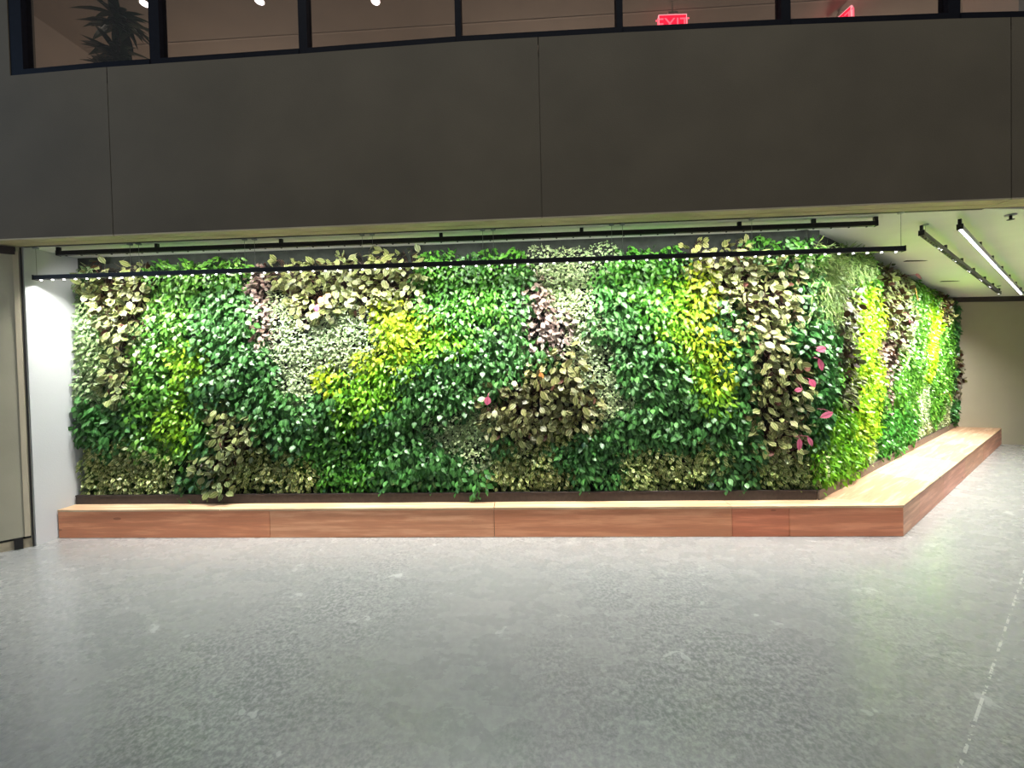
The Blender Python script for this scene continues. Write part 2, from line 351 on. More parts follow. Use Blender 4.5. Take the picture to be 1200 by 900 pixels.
DRIFTS = [
    ('base_f', 'F', 'pothos', (1,1,1), [(-4.69, 2.92), (2.78, 2.86), (2.75, 0.17), (-4.82, 0.2)],
     "dark green heart-leaved pothos in the deep green field filling the living wall's long front face"),
    ('v_left', 'F', 'varieg_mid', (1,1,1), [(-4.62, 2.54), (-4.23, 2.53), (-4.25, 1.31), (-4.12, 0.88), (-4.7, 0.89)],
     "pale speckled small-leaved plant at the living wall's left edge against the white wall"),
    ('pep_left', 'F', 'pep', (.85,.88,.74), [(-4.61, 2.77), (-3.66, 2.78), (-3.75, 2.34), (-3.86, 2.05), (-3.95, 1.3), (-4.19, 1.31), (-4.28, 1.9), (-4.29, 2.44), (-4.62, 2.54)],
     "olive oval-leaved plant at the living wall's upper left corner"),
    ('v_leftin', 'F', 'varieg_mid', (.9,1.1,.9), [(-3.92, 2.35), (-3.73, 2.34), (-3.81, 1.72), (-3.95, 1.72)],
     'pale speckled plant in the thin strip between left olive patch and bright green patch'),
    ('mid_left', 'F', 'jade', (1,1,1), [(-3.71, 2.8), (-2.73, 2.8), (-2.97, 2.28), (-3.08, 1.45), (-3.25, 0.53), (-3.69, 0.5), (-3.98, 0.88), (-3.95, 1.55), (-3.8, 1.97)],
     "bright mid-green leafy plant in the wide upright patch at the wall's left third"),
    ('lime_left', 'F', 'lime', (.9,1,.8), [(-3.55, 1.84), (-3.2, 1.83), (-3.28, 1.29), (-3.47, 0.87), (-3.76, 0.88), (-3.61, 1.38)],
     'yellow-green leafy plant in the small yellowish streak inside the left bright green patch'),
    ('dark_left', 'F', 'pothos', (.95,1.02,.95), [(-3.2, 2.49), (-2.62, 2.43), (-2.64, 1.86), (-2.52, 1.52), (-2.68, 0.86), (-3.0, 0.87), (-3.31, 1.21)],
     'dark glossy heart-leaved pothos between left bright green patch and speckled pale slope'),
    ('teal_left', 'F', 'pothos', (.9,1.02,1), [(-4.76, 1.38), (-4.21, 1.34), (-4.23, 0.84), (-4.79, 0.82)],
     "dark blue-green heart-leaved plant bulging at the wall's left edge near mid height"),
    ('small_left', 'F', 'cream', (1,1,.9), [(-4.63, 0.85), (-3.98, 0.86), (-3.64, 0.66), (-3.43, 0.37), (-4.65, 0.29)],
     'small cream-edged plant along the bottom left of the living wall'),
    ('pep_lowleft', 'F', 'pep', (.72,.75,.62), [(-3.17, 1.04), (-2.84, 1.18), (-2.76, 0.86), (-2.82, 0.53), (-3.02, 0.38), (-3.21, 0.45)],
     'olive oval-leaved plant low on the wall below the left dark green patch'),
    ('v_top', 'F', 'varieg', (1,1.08,.95), [(-2.76, 2.76), (-2.23, 2.76), (-2.24, 2.52), (-2.47, 2.43), (-2.76, 2.44)],
     'tiny pale-leaved plant at the top of the wall left of the upper olive row'),
    ('pink_left', 'F', 'pink', (.9,.88,.86), [(-2.72, 2.48), (-2.5, 2.44), (-2.52, 1.87), (-2.69, 1.87)],
     'pinkish brown-veined plant in the narrow upright strip left of the upper olive row'),
    ('pep_top', 'F', 'pep', (.85,.86,.76), [(-2.45, 2.54), (-2.23, 2.74), (-1.31, 2.73), (-1.06, 2.49), (-1.14, 2.32), (-1.45, 2.29), (-1.78, 2.27), (-1.89, 2.1), (-2.08, 2.01), (-2.21, 2.16), (-2.39, 2.36)],
     "olive oval-leaved plant in the upper row left of the wall's middle"),
    ('v_slope', 'F', 'varieg', (1,1,1), [(-2.52, 2.47), (-2.39, 2.34), (-2.21, 2.12), (-2.06, 1.99), (-1.89, 2.11), (-1.77, 2.24), (-1.45, 2.26), (-1.21, 2.24), (-1.28, 2.02), (-1.55, 1.81), (-1.71, 1.57), (-1.83, 1.38), (-2.15, 1.25), (-2.38, 1.4), (-2.54, 1.69)],
     'tiny white-speckled creeper in the broad pale slope below the upper olive row'),
    ('jade_top', 'F', 'jade', (.85,1,.85), [(-1.31, 2.73), (-0.66, 2.74), (-0.67, 2.46), (-1.04, 2.42)],
     'bright green leafy plant at the very top just right of the upper olive row'),
    ('v_topmid', 'F', 'varieg', (1,1.05,.95), [(-0.7, 2.75), (1.15, 2.76), (1.15, 2.54), (0.64, 2.47), (-0.03, 2.46), (-0.67, 2.56)],
     "tiny pale-leaved plant in the long top row over the wall's middle"),
    ('jade_mid', 'F', 'jade', (.75,.95,.8), [(-1.03, 2.5), (-0.11, 2.51), (-0.04, 2.11), (-0.32, 1.84), (-0.81, 1.81), (-0.92, 2.05), (-1.08, 2.26)],
     "mid-green leafy plant right of the yellow streak in the wall's middle"),
    ('neon_mid', 'F', 'neon', (.95,.97,1), [(-1.27, 2.24), (-1.03, 2.2), (-0.87, 2.01), (-0.89, 1.83), (-1.1, 1.78), (-1.24, 1.66), (-1.47, 1.57), (-1.64, 1.44), (-1.86, 1.28), (-1.98, 1.35), (-1.91, 1.47), (-1.68, 1.59), (-1.53, 1.83), (-1.42, 2.03)],
     "bright yellow leafy plant in the diagonal yellow streak left of the wall's middle"),
    ('lime_mid', 'F', 'lime', (.75,1,.8), [(-0.88, 2.01), (-0.68, 1.97), (-0.75, 1.65), (-1.06, 1.61), (-1.24, 1.5), (-1.4, 1.25), (-1.57, 1.05), (-1.83, 0.89), (-2.01, 1.02), (-1.88, 1.28), (-1.47, 1.55), (-1.14, 1.75)],
     'yellow-green leafy plant fringing the underside of the middle yellow streak'),
    ('teal_mid', 'F', 'pothos', (.95,1.02,.95), [(-1.14, 1.61), (-0.16, 1.79), (-0.01, 1.55), (-0.49, 1.44), (-0.54, 1.16), (-1.15, 1.13), (-1.5, 0.76), (-1.61, 1.01)],
     'dark blue-green heart-leaved pothos below the middle yellow streak'),
    ('teal_slope', 'F', 'pothos', (.95,1.02,.97), [(-2.67, 1.86), (-2.51, 1.73), (-2.36, 1.4), (-2.13, 1.27), (-1.86, 1.28), (-1.99, 1.02), (-1.91, 0.81), (-2.25, 0.86), (-2.68, 0.82)],
     'dark blue-green heart-leaved pothos below the broad pale speckled slope'),
    ('v_lowmid', 'F', 'varieg', (.82,.85,.7), [(-1.11, 1.13), (-0.74, 1.18), (-0.46, 1.16), (-0.45, 0.67), (-0.76, 0.61), (-0.96, 0.76), (-1.14, 0.84)],
     "small cream-speckled creeper low in the wall's middle left of the brown olive patch"),
    ('small_lowmid', 'F', 'cream', (1,1,.85), [(-3.02, 0.53), (-2.68, 0.82), (-2.18, 0.84), (-2.18, 0.4), (-1.89, 0.34), (-3.03, 0.26)],
     "small cream-edged plant at the wall's bottom left of the middle"),
    ('jade_low', 'F', 'jade', (.6,.8,.6), [(-2.23, 0.92), (-1.49, 0.97), (-1.38, 0.64), (-1.51, 0.31), (-2.17, 0.34)],
     "deep green leafy plant at the wall's bottom below the middle yellow streak"),
    ('teal_low', 'F', 'pothos', (.95,1.05,.95), [(-1.39, 0.84), (-0.41, 0.71), (-0.42, 0.26), (-1.41, 0.27)],
     "broad blue-green leaved plant spilling over the planter left of the wall's middle"),
    ('small_mid2', 'F', 'cream', (1,.97,.8), [(-0.45, 0.67), (-0.18, 0.89), (0.34, 0.89), (0.3, 0.26), (-0.44, 0.26)],
     "small cream-edged plant at the wall's bottom under the brown olive patch"),
    ('v_mid', 'F', 'varieg', (1.02,1.02,.95), [(-0.07, 2.49), (0.68, 2.52), (0.65, 2.24), (0.69, 1.77), (0.86, 1.37), (0.93, 0.93), (0.57, 0.94), (0.5, 1.38), (0.31, 1.62), (0.28, 2.18), (-0.01, 2.34)],
     "tiny white-speckled creeper in the pale upright band right of the wall's middle"),
    ('pink_mid', 'F', 'pink', (.82,.80,.78), [(-0.0, 2.44), (0.25, 2.38), (0.38, 1.82), (0.31, 1.58), (0.15, 1.66), (0.04, 1.95)],
     "pinkish brown-veined plant in the narrow upright strip right of the wall's middle"),
    ('pep_mid', 'F', 'pep', (.78,.72,.62), [(-0.49, 1.36), (-0.21, 1.54), (0.15, 1.62), (0.53, 1.55), (0.62, 1.22), (0.54, 0.94), (0.22, 0.86), (-0.18, 0.89), (-0.41, 0.95)],
     "brownish olive oval-leaved plant in the dark round patch right of the wall's middle"),
    ('jade_right', 'F', 'jade', (.8,1,.85), [(0.65, 2.56), (1.38, 2.6), (1.41, 2.22), (1.52, 1.75), (1.69, 1.35), (1.55, 1.12), (1.32, 1.44), (1.18, 1.76), (0.95, 2.2), (0.68, 2.24)],
     'mid-green leafy plant between right pale band and right yellow streak'),
    ('teal_right', 'F', 'pothos', (.95,1.02,.95), [(0.67, 2.28), (0.99, 2.19), (1.21, 1.72), (1.36, 1.32), (1.32, 0.97), (0.97, 0.93), (0.87, 1.37), (0.71, 1.77)],
     'blue-green heart-leaved pothos right of the pale upright band'),
    ('lime_right', 'F', 'lime', (.8,1,.8), [(1.22, 2.42), (1.38, 2.38), (1.55, 1.87), (1.68, 1.35), (1.84, 1.27), (1.82, 0.96), (1.55, 1.04), (1.37, 1.6), (1.26, 2.07)],
     'yellow-green leafy plant fringing the right yellow streak'),
    ('neon_right', 'F', 'neon', (1,1,1), [(1.34, 2.44), (1.59, 2.45), (1.73, 2.09), (1.83, 1.78), (1.88, 1.43), (1.74, 1.31), (1.63, 1.51), (1.52, 1.87), (1.39, 2.14)],
     "bright yellow leafy plant in the steep yellow streak on the wall's right third"),
    ('teal_right2', 'F', 'pothos', (.95,1.02,.95), [(1.76, 2.09), (2.02, 1.97), (2.1, 1.5), (2.12, 1.11), (1.89, 1.04), (1.88, 1.43), (1.84, 1.78)],
     'dark blue-green pothos between right yellow streak and right olive patch'),
    ('pep_right', 'F', 'pep', (.97,.93,.82), [(1.38, 2.69), (1.8, 2.69), (2.03, 2.59), (2.74, 2.6), (2.66, 2.26), (2.51, 2.03), (2.47, 1.72), (2.54, 1.41), (2.5, 0.95), (2.38, 0.68), (2.19, 0.8), (2.09, 1.19), (2.08, 1.58), (1.93, 1.97), (1.64, 2.33), (1.42, 2.47)],
     'olive oval-leaved plant in the tall patch right of the right yellow streak'),
    ('jade_topr', 'F', 'jade', (.75,.95,.9), [(1.69, 2.69), (2.74, 2.73), (2.74, 2.48), (2.33, 2.45), (2.03, 2.54), (1.72, 2.52)],
     "light green leafy plant at the very top near the wall's corner"),
    ('teal_corner', 'F', 'pothos', (.75,1,.85), [(2.47, 2.26), (2.81, 2.25), (2.8, 0.94), (2.53, 0.95), (2.5, 1.41), (2.44, 1.72)],
     "dark blue-green leafy plant hanging down along the living wall's corner"),
    ('small_lowr', 'F', 'cream', (1,1,.85), [(0.78, 0.82), (1.08, 0.89), (1.7, 0.76), (1.77, 0.25), (0.77, 0.26)],
     "small cream-edged plant at the wall's bottom right of the middle"),
    ('teal_lowr', 'F', 'pothos', (.95,1.05,.95), [(0.22, 0.82), (0.79, 0.9), (0.8, 0.26), (0.32, 0.26)],
     "blue-green heart-leaved plant spilling over the planter right of the wall's middle"),
    ('small_corner', 'F', 'cream', (.95,.97,.82), [(2.04, 0.72), (2.72, 0.77), (2.72, 0.24), (2.07, 0.25)],
     "small cream-edged plant at the wall's bottom by the corner"),
    ('base_w', 'W', 'jade', (1,1.05,.85), [(-0.38, 2.79), (7.39, 2.78), (7.33, -0.21), (-0.44, 0.27)],
     "bright green leafy plant in the green field filling the living wall's angled side"),
    ('fern_w', 'W', 'fern', (1,1,1), [(-0.11, 2.84), (1.65, 2.74), (1.41, 2.34), (0.82, 2.2), (0.47, 1.85), (0.19, 1.88), (-0.13, 2.17)],
     "feathery light green fern at the top of the living wall's corner"),
    ('dark_w', 'W', 'pothos', (.8,1,.85), [(-0.13, 2.02), (0.47, 1.89), (0.45, 1.23), (0.17, 1.01), (-0.16, 0.97)],
     'dark blue-green leafy plant on the angled side just past the corner'),
    ('brown_w', 'W', 'pep', (.36,.38,.27), [(0.43, 2.13), (0.87, 2.21), (0.91, 1.68), (0.85, 1.12), (0.52, 1.14), (0.44, 1.56)],
     'brownish oval-leaved plant in the strip between the corner and first yellow band'),
    ('jadetop_w', 'W', 'jade', (.95,1.1,.75), [(0.83, 2.44), (1.74, 2.54), (1.83, 2.13), (0.92, 2.08)],
     'vivid green leafy plant above the first yellow band of the angled side'),
    ('neon_w', 'W', 'neon', (.80,1,.8), [(0.9, 2.15), (1.77, 2.23), (2.01, 1.74), (1.94, 1.34), (1.67, 0.76), (1.36, 0.42), (0.79, 0.69), (0.9, 1.29)],
     'bright yellow leafy plant in the first broad yellow band of the angled side'),
    ('lime_w', 'W', 'lime', (.7,1,.7), [(-0.07, 1.03), (0.87, 1.11), (0.86, 0.68), (1.37, 0.44), (1.16, 0.17), (-0.08, 0.27)],
     'yellow-green fine-leaved plant low on the angled side beside the corner'),
    ('pep_w', 'W', 'pep', (.55,.62,.44), [(1.42, 2.67), (2.92, 2.66), (2.98, 1.8), (2.36, 1.69), (1.95, 1.84), (1.83, 2.33)],
     'olive oval-leaved plant at the top of the angled side past the first yellow band'),
    ('pink_w', 'W', 'pink', (.75,.75,.68), [(1.82, 1.74), (2.36, 1.74), (2.27, 1.01), (1.99, 0.67), (1.73, 0.75), (1.94, 1.34)],
     'pinkish pale plant in the thin strip behind the first yellow band'),
    ('vline_w', 'W', 'varieg', (1,1.1,1), [(2.79, 2.52), (3.34, 2.51), (3.32, 1.75), (2.89, 1.52), (2.74, 1.8)],
     "pale speckled plant in the thin strip behind the angled side's olive patch"),
    ('small_w', 'W', 'varieg', (1,1,.85), [(1.37, 0.61), (1.73, 0.75), (1.92, 0.68), (1.85, 0.14), (1.25, 0.16)],
     'small pale plant at the bottom of the angled side below the first yellow band'),
    ('tealw2', 'W', 'jade', (.6,.95,.9), [(1.79, 0.7), (2.64, 0.98), (3.26, 0.64), (3.24, -0.0), (1.59, 0.14)],
     "blue-green leafy plant low on the angled side's middle"),
    ('neon_w2', 'W', 'neon', (.85,1,.8), [(4.0, 2.23), (4.71, 2.27), (4.64, 1.63), (4.19, 1.12), (3.68, 1.09), (3.89, 1.69)],
     'bright yellow leafy plant in the second narrow yellow band of the angled side'),
    ('v_w2', 'W', 'varieg', (1,1.05,.9), [(3.5, 1.28), (4.19, 1.12), (4.07, 0.49), (3.29, 0.34), (3.39, 0.81)],
     "pale speckled plant beneath the angled side's second yellow band"),
    ('pep_w2', 'W', 'pep', (.7,.6,.5), [(4.71, 2.43), (5.13, 2.43), (5.13, 1.98), (4.65, 2.14)],
     'brownish oval-leaved plant at the top behind the second yellow band'),
    ('dark_w2', 'W', 'pothos', (.8,1,.95), [(5.59, 2.57), (7.38, 2.62), (7.34, -0.04), (5.62, 0.32)],
     'dark green leafy plant at the far end of the angled side by the beige wall'),
    ('brown_w2', 'W', 'pep', (.5,.42,.36), [(5.79, 1.85), (7.37, 1.79), (7.35, 0.71), (5.77, 0.82)],
     'dark brownish plant halfway down the far end of the angled side'),
    ('small_w2', 'W', 'varieg', (.95,.9,.75), [(3.72, 0.53), (5.63, 0.76), (5.75, 0.23), (3.71, 0.17)],
     "small olive-speckled plant at the bottom of the angled side's far half"),
]

# ------------------------------------------------------------------ room measurements (metres)
ZC = 2.753                       # underside of the gallery
YF, YL = 3.1346, 3.3169          # fascia face, back of its lip
YW = 3.72                        # backing of the front run of the living wall
BENCH_Y, BENCH_H = 3.4693, .2755
XL, XR = -4.575, 3.2121
YI, XI = 3.6077, 2.6177          # inner edge of the bench and its corner
ANG = .6223
U = Vector((math.cos(ANG), math.sin(ANG), 0)); N = Vector((math.sin(ANG), -math.cos(ANG), 0))
C0 = Vector((XI, YI, 0)); WL = 6.307
def W(t, n, z=0): return C0 + U*t + N*n + Vector((0, 0, z))
def zceil(x, y=0): return ZC + .004 - max(0.0, x-3.6)*.055

# ------------------------------------------------------------------ setting
struct(MB().box(-14, 16, -9, 12, -.2, 0).build('floor', M['floor']), 'grey polished concrete floor')
# ceiling of the recess, falling slightly towards the far end
cp = [(-6, YL-.003), (3.6, YL-.003), (12, YL-.003), (12, 10), (3.6, 10), (-6, 10)]
m = MB()
for quad in (((-6,YL-.01),(3.6,YL-.01),(3.6,10),(-6,10)), ((3.6,YL-.01),(12,YL-.01),(12,10),(3.6,10))):
    m.prism(quad, zceil, lambda x, y: zceil(x)+.05)
struct(m.build('ceiling', M['ceiling']), 'pale ceiling over the planted recess')
# fascia panels: top edge gently bowed
SILL = [(-7,4.10),(-4.34,4.155),(-3.56,4.175),(-1.81,4.186),(-.5,4.204),(.8,4.195),(1.98,4.177),(3.25,4.145),(3.8,4.123),(7,4.06)]
def sill(x):
    for (a, za), (b, zb) in zip(SILL, SILL[1:]):
        if a <= x <= b: return za + (zb-za)*(x-a)/(b-a)
    return SILL[-1][1]
JO = [-7, -3.523, .125, 3.708, 7]
m = MB()
for a, b in zip(JO, JO[1:]):
    xs = [a+.003] + [x for x, z in SILL if a < x < b] + [b-.003]
    for p, q in zip(xs, xs[1:]):
        m.add([(p,YF,ZC+.012),(q,YF,ZC+.012),(q,YL,ZC+.012),(p,YL,ZC+.012),(p,YF,sill(p)),(q,YF,sill(q)),(q,YL,sill(q)),(p,YL,sill(p))],
              [(0,1,5,4),(4,5,6,7),(3,7,6,2),(0,3,2,1)])
m.box(-7, 7, YF+.004, YL, ZC+.012, 4.04)
struct(m.build('wall_fascia', M['fascia']), 'dark concrete gallery front above the living wall')
m = MB()
for a, b in zip(JO, JO[1:]):
    m.box(a+.004, b-.004, YF, YF+.088, ZC, ZC+.012); m.box(a+.004, b-.004, YF+.094, YL, ZC, ZC+.012)
m.box(-7, 7, YF+.01, YL-.004, ZC+.004, ZC+.0125)
struct(m.build('trim_1', M['soffit']), 'beige two-board soffit under the gallery edge')
struct(MB().box(-7, 7, YL-.012, YL+.014, ZC-.002, ZC+.02).build('trim_2', M['dark']), 'dark joint between soffit and ceiling')
# back walls carrying the planting
struct(MB().box(XL-.15, XI+.1, YW, YW+.15, 0, ZC+.01).build('wall_back', M['felt']), 'dark felt backing of the long planted wall')
m = MB()
pts = [W(.02, -.085), W(WL+.3, -.085), W(WL+.3, -.235), W(-.1, -.235)]
m.prism([(p.x, p.y) for p in pts][::-1], 0, lambda x, y: zceil(x)+.02)
struct(m.build('wall_right', M['felt']), 'dark felt backing of the angled planted wall')
# white return at the left
struct(MB().prism([(-4.594, YL-.003), (-4.575, YW+.002), (-4.80, YW+.002), (-4.80, YL-.003)], 0, ZC+.004).build('wall_side', M['white']), 'bright white side wall of the planted recess')
# beige wall left of it
a0, a1 = Vector((-4.61, YL-.012, 0)), Vector((-4.80, 3.150, 0)); d = (a1-a0).normalized(); nn = Vector((-d.y, d.x, 0))
if nn.y > 0: nn = -nn
m = MB(); q = [a0, a1, Vector((-7.5, 3.150, 0)), Vector((-7.5, 3.6, 0)), Vector((-4.61, 3.6, 0))]
m.prism([(p.x, p.y) for p in q], .105, ZC-.002)
struct(m.build('wall_left', M['beige_l']), 'olive beige wall panel at the left edge')
q2 = [a0-nn*.012, a1-nn*.012, Vector((-7.5, 3.162, 0)), Vector((-7.5, 3.55, 0)), Vector((-4.63, 3.55, 0))]
m = MB(); m.prism([(p.x, p.y) for p in q2], 0, .082); struct(m.build('baseboard_left', M['stone']), 'tan stone base under the left wall')
m = MB(); m.prism([(p.x, p.y) for p in [p-Vector((0,-.018,0)) for p in q2]], .08, .107); struct(m.build('trim_3', M['dark']), 'dark shadow gap above the stone base')
b0 = a0 + nn*.004
struct(MB().bar(b0+d*.028+Vector((0,0,.107)), b0+d*.028+Vector((0,0,ZC-.05)), .034, .012, nn).build('trim_4', M['trimpale']), 'pale vertical edge strip of the left wall')
struct(MB().bar(b0-d*.001, b0-d*.001+Vector((0,0,ZC-.01)), .010, .008, nn).build('trim_5', M['dark']), 'dark corner strip beside the white wall')
struct(MB().bar(b0+d*.085, b0+d*.085+Vector((0,0,.105)), .05, .014, nn).build('trim_6', M['dark']), 'dark metal end piece in the stone base')
struct(MB().bar(a0+d*.03+nn*.006+Vector((0,0,ZC-.045)), a1+nn*.006+Vector((0,0,ZC-.045)), .012, .07).build('trim_7', M['tray']), 'dark header strip over the left wall')
# end wall of the recess
e0 = W(WL+.0, .458); ed = Vector((.954, -.30, 0)); en = Vector((-.30, -.954, 0))
EA = e0 - ed*1.4; EB = e0 + ed*3.4
def endpoly(n0, n1, a=EA, b=EB): return [tuple((a+en*n0).xy), tuple((a+en*n1).xy), tuple((b+en*n1).xy), tuple((b+en*n0).xy)]
struct(MB().prism(endpoly(-.2, 0), 0, 2.56).build('wall_end', M['beige']), 'plain beige wall beyond the far end of the bench')
struct(MB().prism(endpoly(-.05, .02), lambda x, y: zceil(x)-.085, lambda x, y: zceil(x)+.02).build('trim_8', M['tray']), 'dark strip where the end wall meets the ceiling')

# ------------------------------------------------------------------ bench
bench = tag(empty('wooden_bench', (0, BENCH_Y, 0)), 'long low timber-clad bench wrapping the foot of the green wall', 'bench')
def under(o):
    o.parent = bench; o.matrix_parent_inverse = Matrix.Translation((0, -BENCH_Y, 0)); return o
tones = [((.68,.23,.11),(.96,.42,.22)), ((.70,.27,.135),(.96,.49,.28)), ((.68,.24,.115),(.95,.43,.23)), ((.64,.175,.085),(.93,.33,.175)), ((.66,.205,.10),(.95,.38,.205))]
WM = [wood('timber_front', *tn) for tn in tones]
fx = [XL, -2.472, -.358, 1.761, 2.253, XR]
g = .0022
for i, (a, b) in enumerate(zip(fx, fx[1:])):
    p = MB().box(a+g, b-(g if i < 4 else 0), BENCH_Y, BENCH_Y+.02, .004, BENCH_H-.021).build('front_board', WM[i])
    under(p)
wt = WL; seg = [0, .55, 1.55, 2.75, 4.1, 5.2, wt-.02]
O = Vector((XR, BENCH_Y, 0)); 
tcorner = (O - C0).dot(U)
WW = [wood('timber_wing', (.66+.02*(i%2),.29-.015*(i%3),.17), (.95,.53-.03*(i%3),.34), ANG) for i in range(3)]
for i, (a, b) in enumerate(zip(seg, seg[1:])):
    A = O + U*(a+g); B = O + U*min(b-g, wt-tcorner)
    q = [A, B, B-N*.02, A-N*.02]
    under(MB().prism([(p.x, p.y) for p in q], .004, BENCH_H-.021).build('front_board', WW[i % 3]))
TM = [wood('timber_top', (.60,.36,.20), (.86,.66,.44), 0), wood('timber_top_wing', (.46,.25,.14), (.72,.52,.35), ANG+.0), wood('timber_top_pale', (.50,.31,.19), (.74,.57,.41), ANG+.0)]
tx = [XL, -2.95, -.358, 1.761]
mit = C0 + (O-C0)*1.0
for i in range(3):
    a, b = tx[i], tx[i+1]
    under(MB().box(a+(g if i else 0), b-g, BENCH_Y-.004, YW-.005, BENCH_H-.02, BENCH_H).build('seat_board', TM[0], bevel=.002))
back = C0 - N*.08 + U*0
q = [(1.761+g, BENCH_Y-.004), (XR-.004, BENCH_Y-.004), (XI+.02, YW-.005), (1.761+g, YW-.005)]
under(MB().prism(q, BENCH_H-.02, BENCH_H).build('seat_board', TM[0], bevel=.002))
tseg = [0, 1.05, 2.35, 3.7, 5.0, wt-.02-tcorner+tcorner]
for i, (a, b) in enumerate(zip(tseg, tseg[1:])):
    Aout = O + N*.004 + U*(a+g) if i else O + N*.004
    Bout = O + N*.004 + U*(min(b, wt-tcorner-.005)-g)
    Ain = (W((Aout-C0).dot(U), -.08) if i else Vector((XI+.022, YW-.005, 0)))
    Bin = W((Bout-C0).dot(U), -.08)
    q = [Aout, Bout, Bin, Ain]
    under(MB().prism([(p.x, p.y) for p in q], BENCH_H-.02, BENCH_H).build('seat_board', TM[1 + i % 2], bevel=.002))
# core of the bench
m = MB(); m.box(XL, XI+.05, BENCH_Y+.021, YW-.01, .002, BENCH_H-.022)
q = [O-N*.021-U*.02, O-N*.021+U*(wt-tcorner-.03), W(wt-.03, -.075), Vector((XI, YW-.01, 0)), Vector((XI-.1, BENCH_Y+.021, 0))]
m.prism([(p.x, p.y) for p in q], .002, BENCH_H-.022)
under(m.build('base', M['felt']))

# ------------------------------------------------------------------ planter tray along the foot of the planting
tray = tag(empty('planter_tray', (0, YI, BENCH_H)), 'long dark metal planter channel between bench and green wall', 'planter')
def tr(o): o.parent = tray; o.matrix_parent_inverse = Matrix.Translation((0, -YI, -BENCH_H)); return o
m = MB(); z0 = BENCH_H+.001; z1 = BENCH_H+.092
m.box(XL+.012, XI-.028, YI, YI+.012, z0, z1).box(XL+.012, XI-.028, YI-.004, YI+.016, z1-.012, z1).box(XL+.012, XI-.028, YI+.012, YW-.004, z0, z0+.05)
tr(m.build('front_channel', M['tray'], bevel=.0015))
m = MB()
def wb(t0, t1, n0, n1, za, zb):
    q = [W(t0, n1), W(t1, n1), W(t1, n0), W(t0, n0)]; m.prism([(p.x, p.y) for p in q], za, zb)
wb(-.02, WL-.06, -.012, 0, z0, z1); wb(-.02, WL-.06, -.016, .004, z1-.012, z1); wb(.0, WL-.06, -.08, -.012, z0, z0+.05)
tr(m.build('side_channel', metal('weathered_steel_pale', (.16,.125,.10), .5, .3), bevel=.0015))

# ------------------------------------------------------------------ living wall
def inside(p, poly):
    x, y = p; c = False; j = len(poly)-1
    for i in range(len(poly)):
        (xi, yi), (xj, yj) = poly[i], poly[j]
        if (yi > y) != (yj > y) and x < (xj-xi)*(y-yi)/(yj-yi)+xi: c = not c
        j = i
    return c
first = {}
cnt = {}
def group_of(lab):
    ws = lab.split(' ')
    for i, w_ in enumerate(ws):
        if i > 1 and w_ in ('in','at','on','between','low','along','bulging','below','right','left','above','fringing','spilling','hanging','just','past','behind','beneath','beside','halfway','under'):
            return 'plants ' + ' '.join(ws[i:])
    return lab
BYKEY = {d[0]: d for d in DRIFTS}
def put_plant(wall, s, z, key, depth=0.0):
    _, _, sp, tint, poly, lab = BYKEY[key]
    cnt[sp] = cnt.get(sp, 0) + 1
    nm, cat = NAMES[sp]
    if sp not in first:
        o = bpy.data.objects.new(nm, PM[sp][0]); first[sp] = o
    else:
        o = first[sp].copy(); o.data = PM[sp][cnt[sp] % VAR]
    COL.objects.link(o)
    if wall == 'F': o.location = (s, YW-.012-depth, z); rz = 0
    else: p = W(s, -.075+depth, z); o.location = p; rz = ANG
    o.rotation_euler = (random.uniform(-.10, .10), random.uniform(-.22, .22), rz + random.uniform(-.15, .15))
    k = random.uniform(.9, 1.1); o.scale = (k, k*random.uniform(.88, 1.15), k)
    j = random.uniform(.92, 1.06)
    o.color = (tint[0]*j*random.uniform(.95,1.05), tint[1]*j, tint[2]*j*random.uniform(.93,1.07), 1)
    tag(o, lab, cat, group_of(lab))
    return o
def pick(wall, s, z, ds):
    key = None
    for d in ds:
        if inside((s, z), d[4]): key = d[0]
    return key
RS = .205
for wall, s0, s1, za, zb in (('F', -4.50, 2.60, .47, 2.50), ('W', .10, WL-.14, .47, None)):
    ds = [d for d in DRIFTS if d[1] == wall]
    step = RS if wall == 'F' else RS*1.03
    ns = int((s1-s0)/step)
    for i in range(ns+1):
        s = s0 + (s1-s0)*i/ns
        top = zb if zb else zceil(W(s, 0).x) - (.29 if s < .75 else .23)
        nz = round((top-za)/RS)
        for k in range(nz+1):
            z = za + (top-za)*k/nz + ((i % 2)-.5)*.09*(0 if k in (0, nz) else 1)
            ss = s + random.uniform(-.05, .05); zz = z + random.uniform(-.035, .035)
            ss = min(max(ss, s0), s1)
            if wall == 'F' and ss < -4.45: ss = -4.45 + random.uniform(0, .03)
            key = pick(wall, ss + random.gauss(0, .035), zz + random.gauss(0, .045), ds) or pick(wall, ss, zz, ds) or ds[0][0]
            put_plant(wall, ss, zz, key)

# single plants with pink or rust coloured leaves
def accent(name, mat, leaves, label, cat, wall, s, z, dep):
    m = LeafMesh(); rnd = random.Random(label)
    for (x, zz, dx, dz, L, Wd) in leaves:
        m.stem([(0, 0, .02), (x*.6, -dep*.7, zz*.6+.02), (x, -dep, zz)], .003)
        m.leaf((x, -dep, zz), (dx, -.25, dz), (.1, -1, .25), L*.84, Wd*.84, OVAL, .08, .10, rnd.random())
    o = bpy.data.objects.new(name, m.mesh(name, LM[mat])); COL.objects.link(o)
    if wall == 'F': o.location = (s, YW-.01, z)
    else: o.location = W(s, -.07, z); o.rotation_euler = (0, 0, ANG)
    return tag(o, label, cat)
OV = 'pink_leaved_plant'
accent(OV, 'pinkleaf', [(0,.0,.1,-.9,.085,.06)], 'small plant with a single pink leaf under the upper olive row', 'leafy plant', 'F', -1.977, 2.18, .20)
